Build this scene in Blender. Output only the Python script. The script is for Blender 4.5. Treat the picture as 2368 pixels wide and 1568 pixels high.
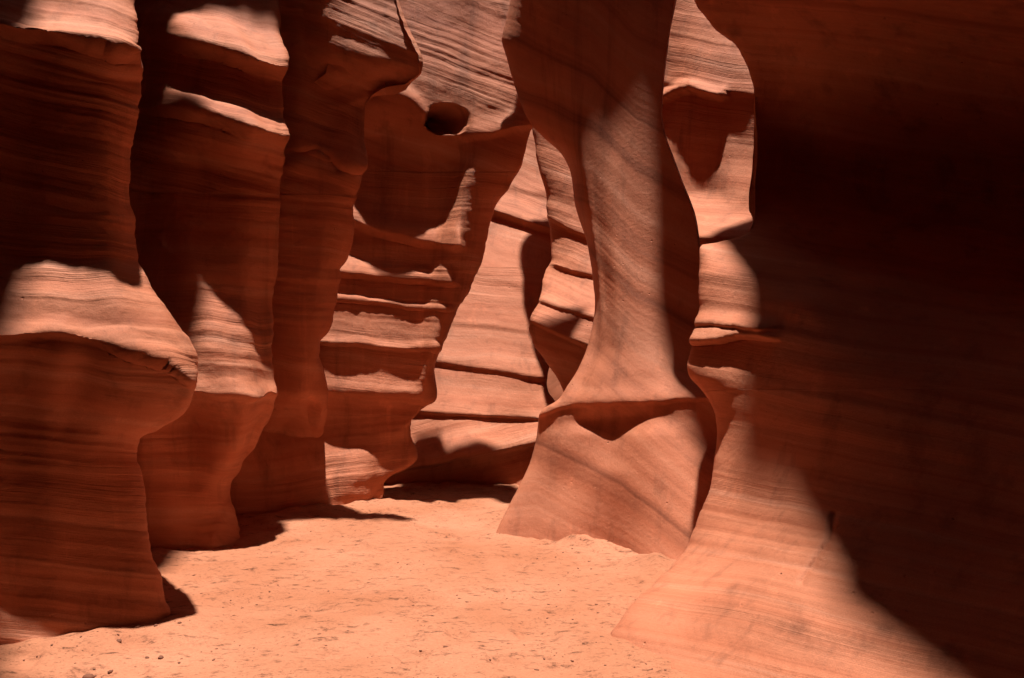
import bpy, math, random
import numpy as np
from mathutils import Vector

# ------------------------------------------------------------------ camera, sky, sun, exposure
for o in list(bpy.data.objects):
    bpy.data.objects.remove(o)
scene = bpy.context.scene
C = scene.collection
F, CX, CY, CAMH, PITCH = 1805.0, 1183.5, 784.0, 1.5, math.radians(2.0)
cam_d = bpy.data.cameras.new('camera'); cam = bpy.data.objects.new('camera', cam_d); C.objects.link(cam)
cam.location = (0, 0, CAMH); cam.rotation_euler = (math.radians(90) + PITCH, 0, 0)
cam_d.sensor_width = 36; cam_d.lens = F / 2367 * 36; cam_d.clip_start = 0.05; cam_d.clip_end = 500
scene.camera = cam

S = Vector((0.02, -0.08, 0.996)).normalized()          # towards the sun
ELEV = math.asin(S.z); AZ = math.atan2(S.x, S.y)
w = bpy.data.worlds.new('World'); scene.world = w; w.use_nodes = True
nt = w.node_tree
sky = nt.nodes.new('ShaderNodeTexSky'); sky.sky_type = 'NISHITA'; sky.sun_disc = False
sky.sun_elevation = ELEV; sky.sun_rotation = AZ
nt.nodes['Background'].inputs['Strength'].default_value = 0.05
nt.links.new(sky.outputs[0], nt.nodes['Background'].inputs[0])
sl = bpy.data.lights.new('sun', 'SUN'); sun = bpy.data.objects.new('sun', sl); C.objects.link(sun)
sl.energy = 5.0; sl.angle = math.radians(1.3); sl.color = (1.0, 0.97, 0.93)
sun.rotation_euler = (-S).to_track_quat('-Z', 'Y').to_euler(); sun.location = (0, 0, 30)
scene.view_settings.view_transform = 'Standard'; scene.view_settings.look = 'None'
scene.view_settings.exposure = 0.8; scene.view_settings.gamma = 1.0
scene.render.engine = 'CYCLES'
cy = scene.cycles
cy.use_denoising = True; cy.max_bounces = 8; cy.diffuse_bounces = 6; cy.glossy_bounces = 2
cy.sample_clamp_indirect = 4.0; cy.use_adaptive_sampling = True; cy.adaptive_threshold = 0.03

# ------------------------------------------------------------------ noise and interpolation
rng = np.random.RandomState(7)
PERM = np.concatenate([rng.permutation(256)] * 3)
GRAD = rng.normal(size=(256, 3)); GRAD /= np.linalg.norm(GRAD, axis=1)[:, None]
def perlin(x, y, z):
    x, y, z = np.broadcast_arrays(np.asarray(x, float), np.asarray(y, float), np.asarray(z, float))
    xi, yi, zi = np.floor(x), np.floor(y), np.floor(z)
    fx, fy, fz = x - xi, y - yi, z - zi
    xi, yi, zi = (xi.astype(int) & 255), (yi.astype(int) & 255), (zi.astype(int) & 255)
    u, v, q = [t * t * t * (t * (t * 6 - 15) + 10) for t in (fx, fy, fz)]
    r = 0
    for dx in (0, 1):
        for dy in (0, 1):
            for dz in (0, 1):
                g = GRAD[PERM[PERM[PERM[(xi + dx) & 255] + ((yi + dy) & 255)] + ((zi + dz) & 255)]]
                d = g[..., 0] * (fx - dx) + g[..., 1] * (fy - dy) + g[..., 2] * (fz - dz)
                r = r + d * (u if dx else 1 - u) * (v if dy else 1 - v) * (q if dz else 1 - q)
    return r * 1.6
def fbm(x, y, z, o=4):
    r = 0; a = 1.0
    for i in range(o):
        r = r + a * perlin(x + 17.1 * i, y - 9.3 * i, z + 4.7 * i); x, y, z, a = x * 2, y * 2, z * 2, a * 0.5
    return r
def pchip(x, y, xq):
    x = np.asarray(x, float); y = np.asarray(y, float); xq = np.clip(xq, x[0], x[-1])
    sh = y.shape; y = y.reshape(len(x), -1)
    h = np.diff(x)[:, None]; dl = np.diff(y, axis=0) / h
    m = np.zeros_like(y)
    if len(x) > 2:
        w1 = 2 * h[1:] + h[:-1]; w2 = h[1:] + 2 * h[:-1]
        with np.errstate(divide='ignore', invalid='ignore'):
            hm = (w1 + w2) / (w1 / dl[:-1] + w2 / dl[1:])
        m[1:-1] = np.where(dl[:-1] * dl[1:] > 0, hm, 0)
    m[0] = dl[0]; m[-1] = dl[-1]
    i = np.clip(np.searchsorted(x, xq, side='right') - 1, 0, len(x) - 2)
    t = ((xq - x[i]) / (x[i + 1] - x[i]))[:, None]; hh = (x[i + 1] - x[i])[:, None]
    r = ((1 + 2 * t) * (1 - t) ** 2 * y[i] + t * (1 - t) ** 2 * hh * m[i] + t * t * (3 - 2 * t) * y[i + 1] + t * t * (t - 1) * hh * m[i + 1])
    return r.reshape((len(xq),) + sh[1:])
def smooth(t):
    t = np.clip(t, 0, 1); return t * t * (3 - 2 * t)
SP, CP = math.sin(PITCH), math.cos(PITCH)
def at(px, py, d):                       # measured picture point and its depth -> metres in the canyon
    a = (np.asarray(px, float) - CX) / F * d; b = (CY - np.asarray(py, float)) / F * d
    return np.stack([a, d * CP - b * SP, CAMH + d * SP + b * CP], -1)

# ------------------------------------------------------------------ materials
def nodes(name):
    m = bpy.data.materials.new(name); m.use_nodes = True
    n = m.node_tree.nodes; L = m.node_tree.links
    return m, n, L, n['Principled BSDF']
def mk(n, t, **kw):
    x = n.new(t)
    for k, v in kw.items():
        setattr(x, k, v)
    return x
def math_node(n, L, op, a, b):
    x = mk(n, 'ShaderNodeMath', operation=op)
    for i, v in enumerate((a, b)):
        if isinstance(v, (int, float)): x.inputs[i].default_value = v
        elif v is not None: L.new(v, x.inputs[i])
    return x.outputs[0]
def noise(n, L, vec, scale, detail=4, rough=0.55):
    x = mk(n, 'ShaderNodeTexNoise'); x.inputs['Scale'].default_value = scale
    x.inputs['Detail'].default_value = detail; x.inputs['Roughness'].default_value = rough
    L.new(vec, x.inputs['Vector']); return x.outputs['Fac']
def ramp(n, L, fac, stops):
    x = mk(n, 'ShaderNodeValToRGB'); e = x.color_ramp.elements
    while len(e) < len(stops): e.new(0.5)
    for el, (p, c) in zip(e, stops):
        el.position = p; el.color = (c, c, c, 1) if isinstance(c, (int, float)) else (*c, 1)
    L.new(fac, x.inputs[0]); return x.outputs[0]
def mix(n, L, mode, fac, a, b):
    x = mk(n, 'ShaderNodeMix', data_type='RGBA', blend_type=mode)
    for s, v in ((0, fac), (6, a), (7, b)):
        if isinstance(v, (int, float)): x.inputs[s].default_value = v
        elif isinstance(v, tuple): x.inputs[s].default_value = (*v, 1)
        else: L.new(v, x.inputs[s])
    return x.outputs[2]

def sandstone(name='banded_sandstone', tint=(1, 1, 1), band=1.0, furrow=1.0, deep=1.0, wide=1.0):
    m, n, L, P = nodes(name)
    ab = mk(n, 'ShaderNodeAttribute', attribute_name='bed'); al = mk(n, 'ShaderNodeAttribute', attribute_name='lat')
    tc = mk(n, 'ShaderNodeTexCoord').outputs['Object']
    wob = noise(n, L, tc, 0.9, 3)
    bed = math_node(n, L, 'ADD', ab.outputs['Fac'], math_node(n, L, 'MULTIPLY', wob, 0.10))
    def bedvec(lat_k):
        c = mk(n, 'ShaderNodeCombineXYZ'); L.new(math_node(n, L, 'MULTIPLY', al.outputs['Fac'], lat_k), c.inputs[0]); L.new(bed, c.inputs[1])
        return c.outputs[0]
    bv = bedvec(0.045)
    b1 = noise(n, L, bv, 5.5 * wide, 4, 0.6); b2 = noise(n, L, bv, 24 * wide, 4, 0.65); b3 = noise(n, L, bv, 90, 2)
    sep = mk(n, 'ShaderNodeSeparateXYZ'); L.new(tc, sep.inputs[0])
    sv = mk(n, 'ShaderNodeCombineXYZ'); L.new(sep.outputs[0], sv.inputs[0]); L.new(sep.outputs[1], sv.inputs[1])
    L.new(math_node(n, L, 'MULTIPLY', sep.outputs[2], 0.05), sv.inputs[2])
    streak = noise(n, L, sv.outputs[0], 4.5, 6, 0.68)
    blot = noise(n, L, tc, 0.8, 4)
    grain = noise(n, L, tc, 160, 3, 0.7)
    t = lambda c: tuple(a * b for a, b in zip(c, tint))
    col = ramp(n, L, b1, [(0.28, t((0.33 * deep, 0.090 * deep, 0.038 * deep))), (0.44, t((0.455, 0.145, 0.069))), (0.56, t((0.48, 0.166, 0.083))), (0.74, t((0.56, 0.240, 0.142)))])
    f2 = ramp(n, L, b2, [(0.28, 0.78), (0.44, 0.98), (0.60, 1.0), (0.76, 1.14)])
    f3 = ramp(n, L, b3, [(0.30, 0.86), (0.6, 1.04)])
    fs = ramp(n, L, streak, [(0.30, 0.66), (0.47, 1.0), (0.60, 1.0), (0.74, 1.3)])
    fb = ramp(n, L, blot, [(0.35, 0.84), (0.65, 1.08)])
    fg = ramp(n, L, grain, [(0.3, 0.86), (0.7, 1.1)])
    msk = ramp(n, L, noise(n, L, bedvec(0.25), 1.7, 3), [(0.38, 0.12), (0.62, 1.0)])
    f2 = mix(n, L, 'MIX', msk, (1, 1, 1), f2); f3 = mix(n, L, 'MIX', msk, (1, 1, 1), f3)
    for f, k in ((f2, band), (f3, 0.8 * band), (fs, 1.0), (fb, 1.0), (fg, 1.0)):
        col = mix(n, L, 'MULTIPLY', k, col, f)
    L.new(col, P.inputs['Base Color'])
    P.inputs['Roughness'].default_value = 0.75; P.inputs['Specular IOR Level'].default_value = 0.25
    pits = mk(n, 'ShaderNodeTexVoronoi'); pits.inputs['Scale'].default_value = 11; L.new(tc, pits.inputs['Vector'])
    pit = ramp(n, L, pits.outputs['Distance'], [(0.02, 0.0), (0.10, 1.0)])
    pm = ramp(n, L, noise(n, L, tc, 2.2, 2), [(0.54, 0.0), (0.62, 1.0)])
    pit = mix(n, L, 'MIX', pm, (1, 1, 1), pit)
    h = math_node(n, L, 'MULTIPLY', math_node(n, L, 'ADD', math_node(n, L, 'MULTIPLY', b2, 0.018 * furrow), math_node(n, L, 'MULTIPLY', b3, 0.004 * furrow)), msk)
    h = math_node(n, L, 'ADD', h, math_node(n, L, 'MULTIPLY', noise(n, L, tc, 28, 4, 0.6), 0.005))
    h = math_node(n, L, 'ADD', h, math_node(n, L, 'MULTIPLY', grain, 0.0022))
    h = math_node(n, L, 'ADD', h, math_node(n, L, 'MULTIPLY', pit, 0.012))
    bp = mk(n, 'ShaderNodeBump'); bp.inputs['Strength'].default_value = 0.8; bp.inputs['Distance'].default_value = 1.0
    L.new(h, bp.inputs['Height']); L.new(bp.outputs[0], P.inputs['Normal'])
    return m
ROCK = sandstone()
ROCK_SMOOTH = sandstone('smooth_sandstone', (1.04, 1.03, 1.03), 0.6, 0.5)
ROCK_SWIRL = sandstone('swirled_sandstone', (1.04, 1.03, 1.03), 0.4, 0.12, 0.6, 0.5)

def sand_material():
    m, n, L, P = nodes('pink_sand')
    tc = mk(n, 'ShaderNodeTexCoord').outputs['Object']
    mp = mk(n, 'ShaderNodeMapping'); mp.inputs['Scale'].default_value = (0.45, 1, 1); mp.inputs['Rotation'].default_value = (0, 0, 0.12); L.new(tc, mp.inputs[0])
    big = noise(n, L, tc, 0.9, 4); mid = noise(n, L, mp.outputs[0], 9, 5, 0.65); fine = noise(n, L, tc, 70, 4, 0.7)
    col = ramp(n, L, big, [(0.3, (0.345, 0.122, 0.058)), (0.7, (0.455, 0.185, 0.102))])
    mp2 = mk(n, 'ShaderNodeMapping'); mp2.inputs['Scale'].default_value = (0.55, 1, 1); mp2.inputs['Rotation'].default_value = (0, 0, -0.2); L.new(tc, mp2.inputs[0])
    sp1 = ramp(n, L, noise(n, L, mp.outputs[0], 22, 6, 0.75), [(0.36, 0.28), (0.43, 0.75), (0.48, 1.0)])
    sp2 = ramp(n, L, noise(n, L, mp2.outputs[0], 55, 5, 0.75), [(0.34, 0.26), (0.43, 1.0)])
    pm = ramp(n, L, mid, [(0.44, 1.0), (0.57, 0.0)])
    pm2 = ramp(n, L, noise(n, L, tc, 3.0, 3), [(0.40, 0.25), (0.60, 1.0)])
    col = mix(n, L, 'MULTIPLY', pm, col, sp1); col = mix(n, L, 'MULTIPLY', pm2, col, sp2)
    col = mix(n, L, 'MULTIPLY', 0.9, col, ramp(n, L, fine, [(0.25, 0.82), (0.7, 1.08)]))
    L.new(col, P.inputs['Base Color']); P.inputs['Roughness'].default_value = 0.95; P.inputs['Specular IOR Level'].default_value = 0.1
    h = math_node(n, L, 'ADD', math_node(n, L, 'MULTIPLY', mid, 0.035), math_node(n, L, 'MULTIPLY', fine, 0.006))
    bp = mk(n, 'ShaderNodeBump'); bp.inputs['Strength'].default_value = 0.7; bp.inputs['Distance'].default_value = 1.0
    L.new(h, bp.inputs['Height']); L.new(bp.outputs[0], P.inputs['Normal'])
    return m
SAND = sand_material()
def plain(name, c):
    m, n, L, P = nodes(name)
    tc = mk(n, 'ShaderNodeTexCoord').outputs['Object']
    L.new(ramp(n, L, noise(n, L, tc, 30, 4), [(0.3, tuple(v * 0.6 for v in c)), (0.7, c)]), P.inputs['Base Color'])
    P.inputs['Roughness'].default_value = 0.9
    return m
PEBBLE = plain('dark_sandstone_chip', (0.20, 0.066, 0.03)); TWIG = plain('dry_plant_litter', (0.13, 0.055, 0.03))

# ------------------------------------------------------------------ mesh helpers
def mesh_from(name, V, Fc, mat, attrs=None, normals=None, smooth_shade=True):
    me = bpy.data.meshes.new(name)
    V = np.ascontiguousarray(V, dtype=np.float32); Fc = np.ascontiguousarray(Fc, dtype=np.int32)
    k = Fc.shape[1]
    me.vertices.add(len(V)); me.vertices.foreach_set('co', V.ravel())
    me.loops.add(Fc.size); me.loops.foreach_set('vertex_index', Fc.ravel())
    me.polygons.add(len(Fc)); me.polygons.foreach_set('loop_start', np.arange(len(Fc), dtype=np.int32) * k)
    me.polygons.foreach_set('loop_total', np.full(len(Fc), k, dtype=np.int32))
    me.update(calc_edges=True)
    me.polygons.foreach_set('use_smooth', np.full(len(Fc), smooth_shade))
    for a, v in (attrs or {}).items():
        me.attributes.new(a, 'FLOAT', 'POINT').data.foreach_set('value', np.ascontiguousarray(v, dtype=np.float32))
    if normals is not None:
        me.normals_split_custom_set_from_vertices(np.ascontiguousarray(normals, dtype=np.float32))
    me.materials.append(mat)
    o = bpy.data.objects.new(name, me); C.objects.link(o)
    return o
def tag(o, label=None, cat=None, group=None, kind=None):
    for k, v in (('label', label), ('category', cat), ('group', group), ('kind', kind)):
        if v: o[k] = v
    return o
def grid_normals(P):
    du = np.gradient(P, axis=1); dv = np.gradient(P, axis=0)
    N = np.cross(dv, du); N /= np.linalg.norm(N, axis=-1, keepdims=True) + 1e-9
    return N
def grid_faces(nr, nc):
    i = np.arange((nr - 1) * nc).reshape(nr - 1, nc)[:, :-1]
    return np.stack([i, i + nc, i + nc + 1, i + 1], -1)          # (nr-1, nc-1, 4)

def rock(name, label, cat, cols, y0, y1, nr, nc, ledges=(), bed=lambda x, y: y, out=(0.5, -0.86), top=(8.0, -0.5, 0.0), pits=(), grooves=(),
         rough=1.0, splits=(), mat=None, flip=False, group=None, kind=None, warp=0.0, seed=0.0, flute=0.0):
    """A mass of rock from measured contour columns: each column is [(py, px, depth), ...] or an offset (i, dpx, ddepth)."""
    mat = mat or ROCK
    py = np.linspace(y0, y1, nr)
    PX, D = [], []
    for c in cols:
        if isinstance(c, tuple):
            PX.append(PX[c[0]] + c[1]); D.append(D[c[0]] + c[2]); continue
        c = sorted(c); y = [p[0] for p in c]
        r = pchip(y, np.array([[p[1], p[2]] for p in c], float), py)
        PX.append(r[:, 0]); D.append(r[:, 1])
    order = sorted(range(len(cols)), key=lambda i: ORDER(cols, i))
    PX = np.array([PX[i] for i in order]); D = np.array([D[i] for i in order])
    W = at(PX, py[None, :], D)
    ch = np.r_[0, np.cumsum(np.linalg.norm(np.diff(W, axis=0), axis=-1).mean(1) + 1e-3)]
    q = np.linspace(0, ch[-1], nc)
    r = pchip(ch, np.stack([PX, D], -1), q)                     # (nc, nr, 2)
    PX, D = r[..., 0].T, r[..., 1].T                             # (nr, nc)
    PY = np.repeat(py[:, None], nc, 1)
    P = at(PX, PY, D)
    ov = np.array([out[0], out[1], 0.0]); ov /= np.linalg.norm(ov)
    for lg in ledges:                                             # (lip line, overhang, ramp above, drop below)
        line, amp, up, dr = lg[:4]; ef = lg[4] if len(lg) > 4 else 60
        lx = [p[0] for p in line]; ly = [p[1] for p in line]
        Lp = np.interp(PX, lx, ly) + 5 * fbm(PX / 80, ly[0] * 0.1 + seed, 3.1, 5) * (lg[5] if len(lg) > 5 else 1.0)
        t = PY - Lp
        wv = np.where(t < 0, smooth((t + up) / up) ** 1.3, 1 - smooth(t / dr))
        fx = smooth((PX - lx[0] + ef) / ef) * smooth((lx[-1] + ef - PX) / ef)
        P = P + (amp * wv * fx)[..., None] * ov
    for (cx, cy_, rx, ry, dep) in pits:
        rr = np.sqrt(((PX - cx) / rx) ** 2 + ((PY - cy_) / ry) ** 2) + 0.07 * fbm(PX / 40, PY / 40, 2.0, 3)
        P = P - (dep * (1 - smooth((rr - 0.72) / 0.33)))[..., None] * ov
    for line, wpx, dep in grooves:
        dist = np.full(PX.shape, 1e9)
        for (ax, ay), (bx, by) in zip(line[:-1], line[1:]):
            tt = np.clip(((PX - ax) * (bx - ax) + (PY - ay) * (by - ay)) / ((bx - ax) ** 2 + (by - ay) ** 2), 0, 1)
            dist = np.minimum(dist, np.hypot(PX - ax - tt * (bx - ax), PY - ay - tt * (by - ay)))
        P = P - (dep * np.exp(-(dist / wpx) ** 2))[..., None] * ov
    # continue upward beyond what was measured
    nt_ = 26
    step = (top[0] - P[0, :, 2].max()) / nt_
    if step > 0.02:
        k = np.arange(nt_, 0, -1)[:, None] * step
        kk = k * (0.35 + 0.65 * np.minimum(k / (nt_ * step * 0.4), 1))
        ext = np.stack([P[0:1, :, 0] + kk * top[1], P[0:1, :, 1] + kk * top[2], P[0:1, :, 2] + k + 0 * kk], -1)
        P = np.concatenate([ext, P], 0)
        PY = np.concatenate([y0 - k / np.maximum(D[0:1], 1) * F, PY], 0)
        PX = np.concatenate([np.repeat(PX[0:1], nt_, 0), PX], 0)
    N = grid_normals(P)
    if flip: N = -N
    B = -bed(PX, PY) / F * 7.5
    x, y, z = P[..., 0], P[..., 1], P[..., 2]
    B = B + 0.05 * fbm(x * 0.6, y * 0.6, z * 0.6 + seed, 3)
    lat = x * 0.7 + y * 0.7
    l1 = perlin(lat * 0.25 + seed, B * 7, 0.3); l2 = perlin(lat * 0.5, B * 19 + seed, 1.7); l3 = perlin(lat, B * 44, 5.1)
    gate = smooth(0.5 + 1.2 * perlin(lat * 0.4, B * 1.3, 8.8 + seed))
    dsp = rough * (0.022 * l1 + (0.013 * l2 + 0.008 * l3) * gate + 0.010 * np.round(2.5 * perlin(lat * 0.12 + seed, B * 4.1, 2.7)) / 2.5) + 0.045 * rough * fbm(x * 0.8, y * 0.8, z * 0.8 + seed, 3) \
        + 0.007 * fbm(x * 7, y * 7, z * 7, 4) * rough
    if flute: dsp = dsp + flute * perlin(lat * 1.9 + 0.5 * perlin(lat * 0.5, z * 0.5, 1.1), z * 0.22, 6.0 + seed) + 0.35 * flute * perlin(lat * 5.0, z * 0.4, 2.0 + seed)
    P = P + N * dsp[..., None]
    if warp: P = P + N * (warp * perlin(x * 0.5, y * 0.5, z * 0.35 + seed))[..., None]
    N = grid_normals(P)
    if flip: N = -N
    nr2 = P.shape[0]
    fc = grid_faces(nr2, nc)
    if flip: fc = fc[..., ::-1]
    V = P.reshape(-1, 3); NN = N.reshape(-1, 3); BB = B.ravel(); LL = lat.ravel()
    if not splits:
        o = mesh_from(name, V, fc.reshape(-1, 4), mat, {'bed': BB, 'lat': LL})
        return tag(o, label, cat, group, kind)
    root = bpy.data.objects.new(name, None); C.objects.link(root); tag(root, label, cat, group, kind)
    cxf = (PX[:-1, :-1] + PX[1:, 1:]) / 2; cyf = (PY[:-1, :-1] + PY[1:, 1:]) / 2
    idx = np.zeros(cxf.shape, int)
    for line, nm in splits[1:]:
        idx += (cyf > np.interp(cxf, [p[0] for p in line], [p[1] for p in line])).astype(int)
    base = V[np.argmin(V[:, 2])]
    root.location = (float(V[:, 0].mean()), float(V[:, 1].mean()), 0)
    for k_, (_, nm) in enumerate(splits):
        f = fc[idx == k_]
        if not len(f): continue
        u, inv = np.unique(f.ravel(), return_inverse=True)
        off = np.array([root.location.x, root.location.y, 0])
        o = mesh_from(nm, V[u] - off, inv.reshape(-1, 4), mat, {'bed': BB[u], 'lat': LL[u]}, NN[u])
        o.parent = root
    return root
def ORDER(cols, i):
    return i

def sil(s, depth):
    """silhouette column: {py: px} plus depth profile [(py, d), ...]"""
    ys = sorted(s); dy = sorted(depth)
    d = pchip([p[0] for p in dy], np.array([p[1] for p in dy], float), np.array(ys, float)) if len(dy) > 1 else np.full(len(ys), dy[0][1])
    return [(y, s[y], float(dd)) for y, dd in zip(ys, d)]
def off(col, dpx, dd):
    return [(y, x + dpx, d + dd) for y, x, d in col]

# ------------------------------------------------------------------ ground
FEET = [[(-200, 1560), (0, 1520), (200, 1488), (395, 1432)], [(300, 1285), (552, 1240)], [(555, 1202), (740, 1182), (885, 1157)], [(890, 1130), (1190, 1126)],
        [(1146, 1236), (1240, 1243), (1390, 1262), (1530, 1322)], [(1408, 1490), (1480, 1540), (1560, 1570), (1750, 1640)]]
def floor_z(x, y):
    z = 0.035 * fbm(x * 0.6, y * 0.6, 1.0, 3) + 0.016 * fbm(x * 2.2, y * 3.0, 7.0, 4) - 0.028 * smooth((fbm(x * 2.6, y * 3.2, 11.0, 2) - 0.2) / 0.4)
    z = z + 0.010 * fbm(x * 9, y * 9, 3.0, 3) * smooth(0.5 + 1.5 * perlin(x * 1.1, y * 1.1, 5.0))
    for line in FEET:                                            # sand banked against the rock feet
        w_ = [at(p[0], p[1], 2707.0 / (p[1] - 847))[:2] for p in line]
        ds = np.full(np.shape(x), 1e9)
        for A, B_ in zip(w_[:-1], w_[1:]):
            e = B_ - A; t = np.clip(((x - A[0]) * e[0] + (y - A[1]) * e[1]) / (e @ e), 0, 1)
            ds = np.minimum(ds, np.hypot(x - A[0] - t * e[0], y - A[1] - t * e[1]))
        z = z + np.clip(0.04 + 0.05 * fbm(x * 2.5, y * 2.5, 9.0, 3), 0, 0.12) * np.exp(-(ds / 0.16) ** 2)
    return z
def ground():
    xs = np.r_[np.linspace(-13, -3.2, 30)[:-1], np.linspace(-3.2, 2.4, 430), np.linspace(2.4, 13, 30)[1:]]
    ys = np.r_[np.linspace(-13, 2.6, 40)[:-1], 2.6 + 7.6 * np.linspace(0, 1, 620) ** 1.25, np.linspace(10.2, 26, 40)[1:]]
    X, Y = np.meshgrid(xs, ys)
    P = np.stack([X, Y, floor_z(X, Y)], -1)
    o = mesh_from('sand_floor', P.reshape(-1, 3), grid_faces(len(ys), len(xs))[..., ::-1].reshape(-1, 4), SAND)
    return tag(o, 'trampled pink orange sand covering the canyon floor', None, None, 'structure')
ground()

# ------------------------------------------------------------------ left side
s1 = {-60: 312, 0: 313, 60: 317, 110: 320, 132: 325, 200: 324, 270: 316, 330: 303, 400: 291, 470: 291, 500: 299, 530: 298, 600: 303, 625: 313, 660: 330,
      700: 358, 740: 388, 770: 410, 800: 430, 820: 437, 850: 438, 875: 444, 890: 442, 920: 430, 950: 408, 975: 370, 1000: 325, 1020: 308, 1050: 301,
      1100: 310, 1130: 320, 1180: 325, 1230: 338, 1270: 346, 1320: 365, 1370: 382, 1430: 396, 1500: 402}
c_sil = sil(s1, [(-60, 5.0), (130, 4.72), (200, 4.86), (560, 4.86), (780, 4.66), (870, 4.62), (1020, 4.95), (1200, 4.8), (1430, 4.64), (1500, 4.6)])
lip1 = [(-500, 800), (0, 778), (150, 770), (230, 790), (300, 812), (380, 838), (445, 884)]
bandlip1 = [(-500, 10), (0, 76), (150, 100), (260, 125), (325, 138)]
rock('rock_buttress', 'broad dark sandstone buttress with pale sloping shelf and chipped lip', 'rock buttress', [
    [(-60, -1100, 3.0), (1600, -1100, 2.6)],
    [(-60, -420, 4.0), (80, -420, 3.8), (200, -420, 4.05), (580, -420, 4.0), (790, -420, 3.35), (960, -420, 3.7), (1200, -420, 3.7), (1600, -420, 3.35)],
    [(-60, 0, 4.52), (75, 0, 4.3), (180, 0, 4.36), (560, 0, 4.3), (778, 0, 4.08), (960, 0, 4.25), (1200, 0, 4.2), (1520, 0, 4.02), (1600, 0, 3.95)],
    [(-60, 190, 4.75), (110, 190, 4.48), (200, 190, 4.54), (560, 190, 4.48), (785, 190, 4.26), (985, 190, 4.5), (1200, 190, 4.45), (1485, 190, 4.28), (1600, 190, 4.2)],
    c_sil, off(c_sil, -8, 0.22), off(c_sil, -50, 0.75), off(c_sil, -260, 1.5)],
    -60, 1560, 400, 220,
    ledges=[(lip1, 0.06, 50, 14, 60, 0.6), (bandlip1, 0.12, 60, 10)],
    bed=lambda x, y: y - 0.10 * x + np.where(y < 500, -0.12 * x, 0), out=(0.35, -0.93), top=(9.5, -0.4, 0.1), seed=1.0, rough=0.65, flute=0.07,
    splits=[(None, 'upper_face'), ([(-2000, 600), (3000, 600)], 'sloping_shelf'), (lip1, 'undercut_foot')])

s2 = {-60: 640, 0: 640, 100: 641, 150: 649, 200: 648, 260: 652, 330: 653, 390: 650, 450: 645, 520: 640, 600: 638, 660: 632, 700: 630, 760: 634, 800: 636,
      850: 642, 900: 650, 922: 650, 945: 645, 970: 637, 1000: 620, 1040: 600, 1070: 575, 1100: 560, 1120: 545, 1150: 536, 1180: 545, 1210: 551, 1240: 553, 1330: 555}
c2 = sil(s2, [(-60, 7.7), (150, 7.2), (320, 7.05), (420, 7.2), (620, 7.2), (900, 6.82), (1000, 7.0), (1150, 7.1), (1240, 6.9), (1330, 6.8)])
lip2 = [(300, 885), (440, 903), (520, 912), (600, 918), (660, 922)]
rock('rock_buttress', 'tall narrow sandstone buttress with three pale ledges and dark flank beside the chipped shelf', 'rock buttress', [
    [(-60, 60, 7.4), (1400, 60, 6.3)],
    [(-60, 300, 7.4), (600, 300, 7.0), (900, 300, 6.3), (1270, 300, 6.4), (1400, 300, 6.2)],
    [(-60, 450, 7.4), (120, 450, 6.95), (300, 450, 6.8), (400, 450, 7.0), (640, 450, 6.72), (900, 450, 6.35), (1000, 450, 6.6), (1270, 450, 6.45), (1400, 450, 6.3)],
    [(-60, 560, 7.4), (140, 560, 6.95), (310, 560, 6.75), (400, 560, 6.95), (640, 560, 6.78), (910, 560, 6.47), (1000, 545, 6.6), (1150, 490, 6.7), (1250, 490, 6.5), (1400, 490, 6.3)],
    c2, off(c2, -6, 0.25), off(c2, -45, 0.9), off(c2, -260, 1.7)],
    -60, 1340, 350, 170,
    ledges=[(lip2, 0.07, 50, 9, 60, 1.5), ([(330, 82), (420, 112), (520, 140), (650, 178)], 0.22, 130, 12), ([(400, 262), (470, 275), (560, 305), (650, 330)], 0.2, 80, 10)],
    bed=lambda x, y: y - np.where(y < 450, 0.22, 0.04) * x, out=(0.5, -0.87), top=(9.8, -0.4, 0.1), seed=2.0, rough=0.65, flute=0.11,
    splits=[(None, 'upper_face'), ([(-2000, 680), (3000, 680)], 'sloping_shelf'), (lip2, 'undercut_foot')])

s3 = {-60: 900, 0: 922, 50: 940, 100: 964, 140: 977, 170: 973, 190: 952, 204: 935, 212: 895, 228: 862, 250: 851, 300: 850, 380: 848, 405: 838, 430: 825, 470: 808, 540: 803,
      590: 790, 620: 771, 680: 767, 720: 757, 755: 751, 790: 731, 820: 729, 860: 740, 900: 746, 935: 745, 980: 735, 1100: 700}
c3 = sil(s3, [(-60, 7.6), (140, 7.4), (212, 7.6), (260, 7.9), (400, 7.8), (600, 7.95), (930, 7.95), (1000, 8.6), (1100, 9.0)])
rock('rock_pillar', 'rust red pillar under a jutting nose of rock between banded walls', 'rock pillar', [
    [(-60, 420, 7.9), (900, 420, 7.9), (1100, 420, 8.8)],
    [(-60, 610, 7.7), (360, 610, 7.75), (900, 610, 7.75), (990, 610, 8.2), (1100, 610, 8.8)],
    [(-60, 700, 7.75), (330, 710, 7.72), (380, 710, 7.68), (420, 710, 7.72), (900, 690, 7.7), (990, 690, 8.3), (1100, 690, 8.9)],
    [(-60, 770, 7.55), (120, 785, 7.5), (230, 800, 7.8), (330, 790, 7.74), (400, 780, 7.68), (480, 760, 7.7), (900, 715, 7.75), (990, 715, 8.4), (1100, 700, 8.9)],
    c3, off(c3, -6, 0.12), off(c3, -45, 0.18), off(c3, -220, 0.15)],
    -60, 1100, 300, 150,
    ledges=[([(700, 345), (760, 365), (800, 392), (850, 405)], 0.04, 60, 8)],
    grooves=[([(700, 352), (735, 350), (765, 368), (785, 395), (850, 404)], 4, 0.04)],
    bed=lambda x, y: y - np.where(y < 450, 0.35, 0.1) * x, out=(0.5, -0.87), top=(6.6, -1.2, 0.0), seed=3.0, rough=0.65, flute=0.11,
    splits=[(None, 'jutting_nose'), ([(0, 352), (700, 352), (735, 350), (765, 368), (785, 395), (850, 404), (2000, 404)], 'pillar_shaft')])

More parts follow.
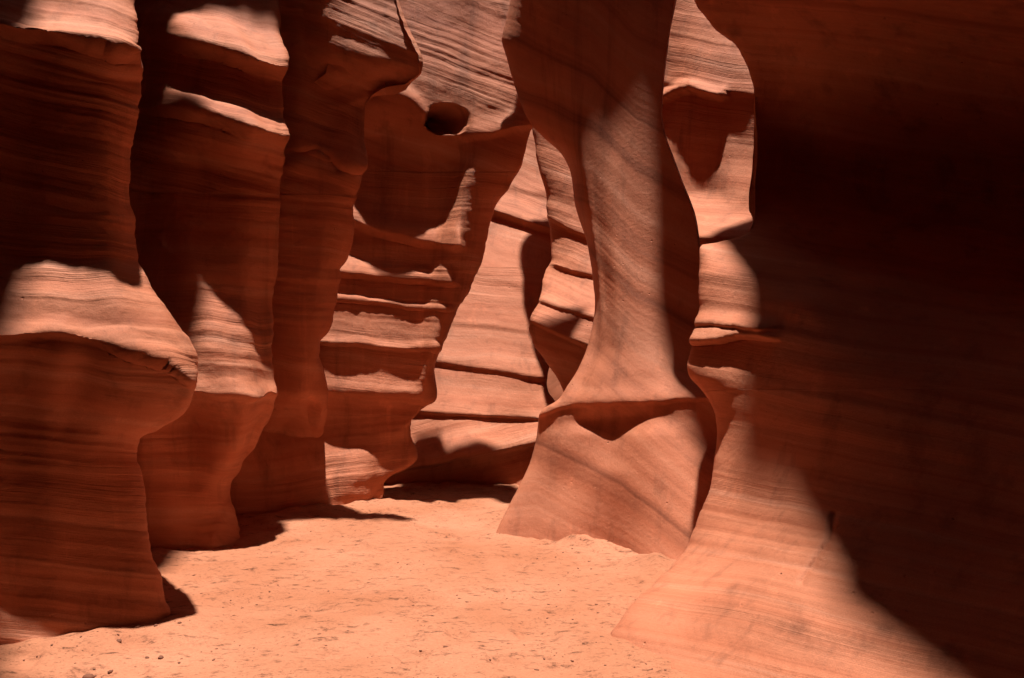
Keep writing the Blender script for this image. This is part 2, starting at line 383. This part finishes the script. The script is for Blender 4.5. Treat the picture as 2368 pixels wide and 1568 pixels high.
s4 = {-60: 1240, 200: 1232, 285: 1229, 330: 1221, 380: 1206, 430: 1180, 480: 1150, 520: 1140, 560: 1130, 600: 1120, 640: 1101, 680: 1087, 720: 1060, 760: 1043, 800: 1020,
      850: 1000, 890: 1004, 920: 999, 938: 978, 955: 952, 1000: 945, 1030: 955, 1058: 960, 1080: 938, 1100: 904, 1120: 889, 1150: 887, 1162: 872, 1180: 850, 1260: 800}
c4 = sil(s4, [(-60, 9.1), (200, 8.9), (300, 8.82), (500, 9.0), (850, 9.0), (960, 8.95), (1150, 8.7), (1260, 8.5)])
lip4 = [(700, 905), (800, 908), (900, 915), (1000, 925)]
top4 = [(820, 190), (880, 215), (940, 236), (990, 286), (1040, 318), (1090, 316), (1150, 305), (1230, 290)]
rock('rock_buttress', 'striped sandstone buttress with stacked pale ledges beneath the round dark hollow', 'rock buttress', [
    [(-60, 380, 9.6), (300, 380, 8.8), (900, 380, 8.3), (980, 380, 7.5), (1210, 400, 7.3), (1280, 380, 7.2)],
    [(-60, 590, 9.4), (300, 590, 9.2), (900, 590, 8.4), (960, 590, 8.2), (1060, 575, 7.95), (1200, 555, 7.75), (1280, 520, 7.6)],
    [(-60, 740, 9.5), (240, 740, 9.1), (320, 740, 9.15), (500, 740, 8.95), (880, 740, 8.5), (930, 740, 8.5), (980, 735, 8.5), (1060, 725, 8.32), (1180, 710, 8.1), (1280, 690, 8.0)],
    [(-60, 880, 9.2), (230, 880, 8.85), (320, 880, 9.2), (600, 880, 8.98), (900, 880, 8.72), (950, 870, 8.8), (1000, 850, 8.74), (1100, 830, 8.5), (1170, 800, 8.4), (1280, 770, 8.3)],
    [(-60, 1030, 9.15), (290, 1030, 8.86), (380, 1030, 9.02), (600, 985, 8.98), (900, 960, 8.78), (950, 930, 8.86), (1000, 905, 8.8), (1100, 865, 8.62), (1170, 830, 8.5), (1280, 790, 8.4)],
    [(-60, 1150, 9.1), (300, 1140, 8.75), (420, 1090, 8.75), (560, 1055, 8.7), (700, 1035, 8.75), (800, 1003, 8.75), (870, 985, 8.75), (930, 975, 8.88), (1000, 930, 8.84), (1100, 890, 8.7), (1170, 850, 8.6), (1280, 800, 8.4)],
    c4, off(c4, -4, 0.2), off(c4, -35, 0.45), off(c4, -300, 0.3)],
    -60, 1270, 420, 240,
    ledges=[(top4, 0.08, 60, 14), (lip4, 0.07, 60, 9), ([(780, 500), (860, 535), (960, 560), (1050, 572)], 0.14, 85, 10, 30, 0.6), ([(760, 632), (860, 640), (960, 648), (1040, 655)], 0.10, 50, 9, 30, 0.5),
            ([(770, 692), (860, 698), (960, 712), (1030, 716)], 0.045, 14, 6, 30, 0.5), ([(730, 790), (820, 795), (900, 805), (1000, 808)], 0.05, 22, 7, 30, 0.5)],
    pits=[(1033, 276, 50, 36, 0.55)],
    bed=lambda x, y: y - np.where(y < 400, 0.32, np.where(y > 960, -0.12, 0.06)) * x, out=(0.45, -0.89), top=(6.2, -1.2, 0.0), seed=4.0, rough=0.5, flute=0.07,
    splits=[(None, 'overhanging_brow'), (top4, 'ledged_face'), ([(-500, 930), (700, 925), (1000, 940), (2000, 940)], 'foot')])

# ------------------------------------------------------------------ far end
sw1 = {-60: 1320, 300: 1320, 560: 1310, 700: 1300, 820: 1278, 850: 1270, 880: 1264, 905: 1268, 925: 1280, 980: 1310, 1200: 1320}
cw1 = sil(sw1, [(-60, 13.4), (300, 12.4), (640, 11.3), (950, 10.35), (1125, 9.9), (1200, 9.8)])
crack = [(800, 945), (950, 950), (1060, 957), (1240, 966), (1400, 970)]
under = [(800, 1098), (950, 1080), (1050, 1058), (1150, 1042), (1240, 1020), (1400, 990)]
rock('sandstone_outcrop', 'brightly lit banded back wall closing the passage beyond the sand', 'rock wall', [
    [(-60, 700, 11.6), (400, 700, 10.9), (900, 700, 9.9), (1200, 700, 9.2)],
    [(-60, 900, 12.8), (400, 900, 11.7), (640, 900, 10.9), (950, 900, 9.95), (1080, 900, 9.7), (1200, 900, 9.5)],
    [(-60, 1080, 13.2), (400, 1080, 12.1), (640, 1080, 11.1), (950, 1080, 10.05), (1060, 1080, 9.75), (1100, 1080, 9.85), (1200, 1080, 9.7)],
    [(-60, 1210, 13.3), (400, 1210, 12.2), (640, 1210, 11.2), (950, 1210, 10.2), (1125, 1200, 9.9), (1200, 1200, 9.8)],
    cw1, off(cw1, -2, 0.4), off(cw1, -100, 1.4)],
    -60, 1200, 360, 150,
    ledges=[(crack, 0.05, 80, 5, 60, 0.3), (under, 0.14, 70, 10), ([(900, 822), (1000, 832), (1130, 850), (1300, 878)], 0.06, 60, 18, 60, 0.4), ([(1000, 735), (1100, 745), (1300, 770)], 0.015, 50, 16, 60, 0.4),
            ([(1100, 630), (1180, 655), (1300, 690)], 0.015, 60, 16), ([(1120, 480), (1190, 505), (1300, 540)], 0.12, 70, 14, 60, 0.5), ([(1150, 420), (1220, 440), (1300, 455)], 0.03, 40, 16, 60, 0.5)],
    bed=lambda x, y: y - np.where(y < 620, 0.35, np.where(y > 965, -0.22, 0.12)) * x, out=(0.1, -0.99), top=(6.7, 0.0, 0.1), seed=5.0, rough=0.4, flute=0.02,
    splits=[(None, 'upper_wall'), (crack, 'cross_bedded_course'), (under, 'undercut_foot')])

sw2 = {-60: 1215, 200: 1222, 290: 1229, 340: 1236, 370: 1241, 410: 1254, 440: 1263, 520: 1270, 570: 1274, 600: 1274, 625: 1258, 650: 1253, 690: 1251, 712: 1240, 732: 1228, 755: 1223,
       780: 1229, 805: 1240, 840: 1264, 875: 1287, 905: 1300, 1000: 1320, 1150: 1330}
cw2 = sil(sw2, [(-60, 11.2), (400, 10.5), (600, 10.1), (750, 9.35), (900, 9.6), (1150, 9.9)])
rock('rock_buttress', 'ribbed bright buttress with pointed prow hanging behind the arch pillar', 'rock buttress', [
    off(cw2, 120, 0.3), off(cw2, 30, 0.25), off(cw2, 4, 0.12), cw2,
    [(-60, 1290, 10.9), (400, 1300, 10.2), (620, 1310, 9.75), (750, 1290, 9.15), (790, 1290, 9.1), (900, 1340, 9.4), (1150, 1350, 9.7)],
    [(-60, 1400, 10.7), (400, 1400, 10.0), (620, 1400, 9.55), (790, 1400, 8.95), (900, 1420, 9.2), (1150, 1430, 9.6)],
    [(-60, 1560, 10.7), (400, 1560, 10.0), (790, 1560, 9.2), (1150, 1560, 9.7)]],
    -60, 1150, 330, 110, flip=False,
    ledges=[([(1225, 742), (1280, 765), (1400, 815)], 0.06, 50, 8, 60, 0.5), ([(1240, 690), (1300, 712), (1400, 740)], 0.05, 30, 8, 60, 0.5), ([(1250, 600), (1320, 625), (1400, 640)], 0.05, 60, 9, 60, 0.5),
            ([(1260, 500), (1320, 530), (1400, 560)], 0.05, 60, 9, 60, 0.5)],
    bed=lambda x, y: y - 0.35 * x, out=(-0.3, -0.95), top=(6.3, 0.1, 0.0), seed=6.0, rough=0.6,
    splits=[(None, 'ribbed_face'), ([(1000, 742), (1225, 742), (1280, 765), (1400, 815), (2000, 830)], 'hanging_prow')])
rock('sandstone_outcrop', 'sliver of glowing orange rock glimpsed through the gap below the prow', 'rock wall', [
    [(-60, 900, 17.6), (1200, 900, 14.8)], [(-60, 1200, 17.2), (1200, 1200, 14.5)], [(-60, 1400, 16.6), (1200, 1400, 14.0)], [(-60, 1700, 15.6), (1200, 1700, 13.2)]],
    -60, 1120, 120, 60, bed=lambda x, y: y + 0.8 * x, out=(0, -1), top=(9.0, 0.0, 0.5), seed=7.0)
rock('sandstone_outcrop', 'pale pitted wall framed between the arch pillar and the dark right hand rock', 'rock wall', [
    [(-60, 1450, 10.3), (700, 1450, 9.5), (1150, 1450, 9.3)],
    [(-60, 1520, 10.2), (300, 1520, 9.7), (500, 1520, 9.2), (620, 1520, 8.8), (1150, 1520, 8.6)],
    [(-60, 1620, 9.8), (214, 1620, 9.2), (300, 1620, 9.14), (440, 1625, 9.05), (500, 1630, 8.6), (560, 1630, 8.2), (700, 1630, 8.3), (1150, 1620, 8.3)],
    [(-60, 1700, 9.5), (230, 1710, 8.9), (300, 1710, 8.9), (480, 1710, 8.45), (560, 1700, 7.95), (700, 1700, 8.0), (1150, 1700, 8.0)],
    [(-60, 1860, 9.2), (560, 1860, 7.7), (1150, 1860, 7.6)]],
    -60, 1150, 300, 110,
    ledges=[([(1500, 240), (1550, 226), (1600, 208), (1670, 224)], 0.13, 34, 8, 20, 1.5), ([(1500, 190), (1620, 200), (1760, 222)], 0.02, 30, 8, 60, 0.4), ([(1500, 535), (1640, 552), (1760, 560)], 0.03, 50, 8)],
    bed=lambda x, y: y - 0.12 * x, out=(-0.5, -0.86), top=(8.5, 0.25, 0.3), rough=0.4, seed=8.0)

# ------------------------------------------------------------------ arch pillar
sl_ = {-60: 1190, 0: 1181, 50: 1170, 90: 1160, 130: 1170, 200: 1190, 285: 1226, 320: 1258, 360: 1300, 400: 1318, 480: 1330, 560: 1356, 600: 1364, 660: 1372, 700: 1376, 740: 1372,
       800: 1358, 850: 1338, 890: 1313, 925: 1290, 945: 1258, 965: 1246, 1010: 1240, 1060: 1228, 1120: 1202, 1180: 1170, 1232: 1146, 1300: 1120}
sr_ = {-60: 1575, 0: 1561, 80: 1545, 200: 1530, 260: 1526, 300: 1532, 380: 1560, 420: 1575, 500: 1604, 560: 1613, 620: 1617, 700: 1620, 750: 1615, 800: 1602, 850: 1596, 880: 1615,
       930: 1650, 1000: 1672, 1080: 1690, 1320: 1700, 1420: 1700}
cl = sil(sl_, [(-60, 8.65), (200, 8.6), (300, 8.5), (420, 8.3), (600, 7.95), (700, 7.65), (930, 7.15), (1010, 7.2), (1120, 7.05), (1232, 6.9), (1300, 6.8)])
cr = sil(sr_, [(-60, 7.4), (300, 7.25), (600, 7.05), (850, 6.75), (930, 6.45), (960, 6.5), (1020, 6.35), (1200, 5.95), (1420, 5.5)])
liplineC = [(1240, 962), (1290, 945), (1340, 934), (1420, 930), (1500, 931), (1560, 925), (1620, 918), (1700, 930)]
def bedC(x, y):
    g_lo = np.interp(x, [1100, 1240, 1330, 1440, 1500, 1590, 1700], [0, 0, 50, 95, 140, 210, 300])
    g_hi = np.interp(x, [1100, 1370, 1470, 1600, 1750], [-120, 0, 100, 165, 200])
    return np.where(y > 932, y - g_lo + 20, y - g_hi)
rock('arch_pillar', 'curving sandstone arch pillar flaring onto a wide swirled base in the sand', 'rock arch', [
    off(cl, 150, 0.1), off(cl, 40, 0.1), off(cl, 6, 0.06), cl,
    [(-60, 1240, 8.0), (0, 1248, 8.0), (100, 1285, 7.95), (250, 1330, 7.8), (400, 1350, 7.65), (600, 1378, 7.45), (720, 1388, 7.3), (800, 1385, 7.2), (890, 1345, 7.05), (930, 1335, 6.98), (970, 1320, 6.98), (1010, 1305, 6.92), (1120, 1280, 6.85), (1240, 1240, 6.72), (1350, 1220, 6.6)],
    [(-60, 1262, 7.93), (0, 1272, 7.93), (100, 1308, 7.88), (250, 1352, 7.72), (400, 1370, 7.57), (600, 1392, 7.38), (720, 1400, 7.23), (800, 1398, 7.12), (890, 1365, 6.96), (930, 1360, 6.9), (970, 1345, 6.95), (1010, 1335, 6.87), (1120, 1310, 6.79), (1240, 1280, 6.65), (1350, 1260, 6.55)],
    [(-60, 1420, 7.7), (200, 1418, 7.6), (400, 1420, 7.4), (600, 1425, 7.2), (800, 1430, 6.98), (890, 1420, 6.82), (930, 1420, 6.75), (965, 1415, 6.85), (1010, 1410, 6.77), (1060, 1405, 6.68), (1100, 1400, 6.61), (1260, 1390, 6.5), (1400, 1380, 6.4)],
    [(-60, 1500, 7.5), (300, 1490, 7.3), (600, 1510, 7.1), (800, 1520, 6.85), (890, 1520, 6.66), (930, 1530, 6.58), (960, 1525, 6.57), (1010, 1520, 6.45), (1060, 1520, 6.37), (1100, 1520, 6.31), (1260, 1510, 6.1), (1400, 1490, 5.95)],
    cr, off(cr, 4, 0.3), off(cr, -20, 0.8), off(cr, -120, 1.2)],
    -60, 1400, 420, 260, flip=False,
    ledges=[(liplineC, 0.03, 60, 10, 60, 1.2)],
    bed=bedC, out=(-0.3, -0.95), top=(9.0, 0.1, 0.0), seed=9.0, rough=0.12, mat=ROCK_SWIRL,
    splits=[(None, 'arch_shaft'), (liplineC, 'pillar_base')])

# ------------------------------------------------------------------ right side
sR = {-60: 1575, 0: 1600, 40: 1628, 70: 1650, 110: 1700, 150: 1722, 200: 1738, 330: 1746, 380: 1744, 440: 1738, 490: 1735, 530: 1726, 548: 1705, 560: 1660, 572: 1622, 620: 1620, 690: 1620, 740: 1618, 770: 1614,
      800: 1606, 850: 1594, 866: 1598, 890: 1620, 930: 1650, 960: 1660, 1000: 1666, 1060: 1655, 1130: 1640, 1200: 1614, 1260: 1590, 1310: 1545, 1340: 1510, 1400: 1455, 1440: 1428, 1470: 1412, 1500: 1408, 1620: 1400}
cR = sil(sR, [(-60, 6.6), (200, 6.5), (480, 6.4), (580, 5.9), (860, 5.5), (1000, 5.35), (1200, 5.1), (1320, 4.85), (1470, 4.4), (1620, 4.2)])
rock('sandstone_outcrop', 'huge smooth shadowed rock flank sweeping down into the sand opposite the chipped shelf', 'rock wall', [
    off(cR, 220, 0.9), off(cR, 60, 0.6), off(cR, 8, 0.22), cR,
    [(-60, 1720, 6.0), (200, 1830, 6.4), (400, 1830, 6.8), (560, 1790, 5.85), (640, 1750, 5.4), (860, 1720, 5.1), (1000, 1760, 4.85), (1200, 1730, 4.6), (1400, 1620, 4.15), (1500, 1580, 3.95), (1620, 1520, 3.75), (1900, 1500, 3.5)],
    [(-60, 1900, 5.3), (200, 2000, 6.1), (420, 2000, 6.6), (600, 1960, 5.7), (700, 1920, 4.85), (900, 1900, 4.5), (1100, 1900, 4.25), (1300, 1870, 3.85), (1500, 1800, 3.5), (1900, 1740, 3.0)],
    [(-60, 2300, 4.4), (200, 2350, 5.3), (450, 2350, 5.9), (650, 2350, 5.2), (780, 2350, 4.2), (900, 2350, 3.85), (1200, 2350, 3.4), (1500, 2300, 2.95), (1900, 2250, 2.5)],
    [(-60, 3100, 3.0), (450, 3100, 3.4), (900, 3100, 2.6), (1500, 3100, 2.1), (1900, 3000, 1.8)],
    [(-60, 5200, 1.6), (900, 5200, 1.5), (1900, 5200, 1.1)]],
    -60, 1900, 440, 400,
    ledges=[([(1600, 790), (1680, 784), (1760, 778)], 0.10, 60, 8, 60), ([(1560, 745), (1680, 750), (1760, 760)], 0.05, 40, 8, 60)],
    grooves=[([(1924, 1190), (1914, 1250), (1884, 1300), (1852, 1350)], 7, 0.03)],
    bed=lambda x, y: y - np.where(y > 900, 0.22, 0.15) * x, out=(-0.55, -0.83), top=(8.5, 0.3, -0.1), seed=10.0, rough=0.3, flute=0.035, mat=ROCK_SMOOTH,
    splits=[(None, 'shadowed_alcove'), ([(1000, 575), (1620, 575), (1760, 600), (1900, 650), (2367, 790), (6000, 800)], 'sloping_bench'), ([(1000, 905), (1640, 915), (2000, 890), (2367, 980), (6000, 1000)], 'lower_flank')])

# the slot high above: unseen rims, opening shaped to cast the shadow lines, walls added against sky light
RIM_Z = 10.5
RIM_LIT_EDGE = [(1.75, 2.3, 0.25), (1.62, 3.07, 0.3), (1.52, 3.31, 0.35), (1.49, 3.54, 0.43), (1.52, 3.86, 0.58), (1.57, 4.21, 0.73), (1.54, 4.53, 0.8), (1.41, 4.95, 0.81), (1.44, 5.14, 1.07),
                (1.60, 5.25, 1.85), (1.60, 5.72, 2.2), (1.50, 6.35, 0.95), (1.36, 6.76, 1.49), (1.26, 7.01, 1.99), (1.22, 7.03, 2.07), (1.32, 7.09, 2.47), (1.36, 7.18, 3.29), (1.0, 7.48, 3.5), (0.5, 7.66, 3.5), (0.15, 7.85, 4.0), (0.3, 8.02, 4.2), (1.5, 8.0, 4.0),
                (2.9, 8.15, 3.6), (3.1, 10.0, 4.0), (2.6, 16.4, 3.0)]
def make_shade_rim():
    right = [(x + S.x / S.z * (RIM_Z - z), y + S.y / S.z * (RIM_Z - z)) for x, y, z in RIM_LIT_EDGE]
    loop = right + [(-1.1, 15.8), (-1.5, 11.5), (-1.5, 9.5), (-1.9, 8.4), (-2.2, 7.8), (-2.2, 7.4), (-1.6, 7.2), (-1.65, 6.9), (-2.3, 6.6), (-2.95, 6.45), (-2.9, 6.2), (-2.45, 6.08), (-2.4, 5.2), (-2.6, 3.9), (-2.4, 3.2), (-2.25, 2.95), (-1.5, 2.8), (0.6, 2.75), (1.2, 2.1), (1.7, 1.7)]
    L = np.array(loop + loop[:1]); t = np.r_[0, np.cumsum(np.linalg.norm(np.diff(L, axis=0), axis=1))]
    n = 420; q = np.linspace(0, t[-1], n)
    R = np.stack([np.interp(q, t, L[:, 0]), np.interp(q, t, L[:, 1])], -1)
    K = np.exp(-np.linspace(-2, 2, 9) ** 2); K /= K.sum()
    for a_ in (0, 1): R[:, a_] = np.convolve(np.r_[R[-5:-1, a_], R[:, a_], R[1:5, a_]], K, 'valid')
    R = R + 0.05 * np.stack([fbm(R[:, 0] * 2, R[:, 1] * 2, 0.3, 3), fbm(R[:, 0] * 2, R[:, 1] * 2, 7.3, 3)], -1)
    R[-1] = R[0]
    tg = np.roll(R[:-1], -1, 0) - np.roll(R[:-1], 1, 0); tg = np.vstack([tg, tg[:1]]); tg /= np.linalg.norm(tg, axis=1)[:, None]
    nr_ = np.stack([tg[:, 1], -tg[:, 0]], -1)               # outward
    cen = np.array([-1.0, 6.0]); ang = np.linspace(0, 2 * math.pi, 49)[:-1]
    O = cen + 12.5 * np.stack([np.cos(ang), np.sin(ang)], -1)
    from mathutils.geometry import tessellate_polygon
    inner = [Vector((p[0], p[1], 0)) for p in R[:-1]]; outer = [Vector((p[0], p[1], 0)) for p in O]
    tris = tessellate_polygon([outer, inner])
    V = [np.column_stack([O, np.full(48, RIM_Z + 0.4)]), np.column_stack([R[:-1], np.full(n - 1, RIM_Z)])]
    Fs = [(a_, b_, c_) for a_, b_, c_ in tris]
    m = n - 1; o1 = 48; prev = o1; cnt = 48 + m
    def strip(pa, pb, k):
        for i in range(k):
            j = (i + 1) % k
            Fs.append((pa + i, pa + j, pb + j)); Fs.append((pa + i, pb + j, pb + i))
    qq = q[:-1]
    for h in np.r_[0.2, np.linspace(0.6, 16, 36)]:           # added walls slanting along the sun, cutting sky light
        e = R[:-1] + np.array([S.x, S.y]) / S.z * h + nr_[:-1] * (0.05 + 0.012 * h + 0.12 * (0.5 + 0.5 * perlin(qq * 0.6, h * 0.5, 4.0)) * min(1, h))[:, None]
        V.append(np.column_stack([e, np.full(m, RIM_Z + h)])); strip(prev, cnt, m); prev = cnt; cnt += m
    V.append(np.column_stack([O, np.full(48, -1.5)])); strip(0, cnt, 48)  # outer skirt added to keep stray sky light out
    V = np.concatenate(V)
    o = mesh_from('shade_rim', V, np.array(Fs), ROCK, {'bed': V[:, 2] + 0.1 * V[:, 0], 'lat': V[:, 0] + V[:, 1]}, smooth_shade=False)
    return tag(o, 'unseen overhanging rims added above the slot to shape sun and shade below', None, None, 'structure')
SHADE_RIM = make_shade_rim()

# canyon behind and above the viewer
def canyon_wall(nm, pts, z1, lean, seed, label):
    t = np.r_[0, np.cumsum(np.linalg.norm(np.diff(np.array(pts, float), axis=0), axis=1))]
    q = np.linspace(0, t[-1], 110); xy = pchip(t, np.array(pts, float), q)
    z = np.linspace(-0.3, z1, 100)
    tang = np.gradient(xy, axis=0); tang /= np.linalg.norm(tang, axis=1)[:, None]; nrm = np.stack([-tang[:, 1], tang[:, 0]], -1)
    bul = 0.35 * perlin(q[None, :] * 0.5, z[:, None] * 0.5, seed) + 0.2 * fbm(q[None, :] * 0.15, z[:, None] * 1.2, seed + 3, 3) + lean(z)[:, None]
    P = np.concatenate([xy[None] + nrm[None] * bul[..., None], np.repeat(z[:, None], 110, 1)[..., None]], -1)
    o = mesh_from(nm, P.reshape(-1, 3), grid_faces(100, 110).reshape(-1, 4), ROCK, {'bed': (P[..., 2] + 0.1 * P[..., 0]).ravel(), 'lat': (P[..., 0] + P[..., 1]).ravel()})
    return tag(o, label, None, None, 'structure')
canyon_wall('canyon_wall', [(-5.5, 4.2), (-3.6, 3.4), (-3.0, 1.5), (-2.8, -1), (-3.0, -4), (-2.2, -7), (0.5, -8.5), (3.2, -7)], 8.0, lambda z: np.where(z > 4, -(z - 4) * 0.5, 0), 31.0, 'banded canyon wall continuing beside and behind the viewer')
canyon_wall('canyon_wall', [(3.2, -7), (2.6, -4), (2.9, -1), (3.2, 0.6), (4.2, 1.6), (6, 2.2)], 12.0, lambda z: np.where(z > 4, (z - 4) * 0.1, 0), 37.0, 'tall canyon wall continuing to the right of the viewer')

# ------------------------------------------------------------------ small things on the sand
random.seed(5)
def ico(seed, sub=1):
    import bmesh
    bm = bmesh.new(); bmesh.ops.create_icosphere(bm, subdivisions=sub, radius=1)
    bm.verts.ensure_lookup_table()
    V = np.array([v.co[:] for v in bm.verts]); Fc = np.array([[v.index for v in f.verts] for f in bm.faces]); bm.free()
    V = V * (1 + 0.35 * perlin(V[:, 0] * 1.3 + seed, V[:, 1] * 1.3, V[:, 2] * 1.3))[:, None]
    return V, Fc
def clods():
    r = np.random.RandomState(3); n = 9000
    x = r.uniform(-2.6, 1.6, n); y = 2.9 + 7.0 * r.uniform(0, 1, n) ** 1.3
    keep = (perlin(x * 1.6, y * 1.6, 2.0) + 0.5 * perlin(x * 5, y * 5, 6.0)) > r.uniform(-0.25, 0.75, n)
    x, y = x[keep][:3800], y[keep][:3800]; n = len(x); z = floor_z(x, y)
    Vs, Fs, o = [], [], 0
    base = [ico(k, 1) for k in range(5)]
    for i in range(n):
        V, Fc = base[i % 5]
        sz = 0.0016 + 0.006 * r.rand() ** 6
        a = r.rand() * 6.3; ca, sa = math.cos(a), math.sin(a)
        W = V * np.array([sz * r.uniform(1, 2.4), sz, sz * 0.55])
        W = np.stack([W[:, 0] * ca - W[:, 1] * sa + x[i], W[:, 0] * sa + W[:, 1] * ca + y[i], W[:, 2] + z[i] + sz * 0.15], -1)
        Vs.append(W); Fs.append(Fc + o); o += len(V)
    ob = mesh_from('sand_crumbs', np.concatenate(Vs), np.concatenate(Fs), PEBBLE)
    tag(ob, 'dark crumbs and grit scattered over the pink sand', None, None, 'stuff')
clods()
spots = [(205, 1552, 0.020), (255, 1545, 0.010), (275, 1490, 0.012), (318, 1462, 0.010), (372, 1520, 0.012), (415, 1452, 0.008), (360, 1458, 0.009), (340, 1520, 0.008)]
for i, (px, py, r_) in enumerate(spots):
    d = 2707.0 / (py - 847); w_ = at(px, py, d); x, y = float(w_[0]), float(w_[1]); z = float(floor_z(np.array([x]), np.array([y]))[0])
    V, Fc = ico(20 + i, 2)
    ob = mesh_from('pebble', V * np.array([r_ * 1.5, r_ * 1.1, r_ * 0.75]), Fc, PEBBLE)
    ob.location = (x, y, z + r_ * 0.3); ob.rotation_euler = (0, 0, i * 1.3)
    tag(ob, 'small dark stone chip lying on the sand by the foot of the chipped shelf', 'pebble', 'stone chips on the sand')
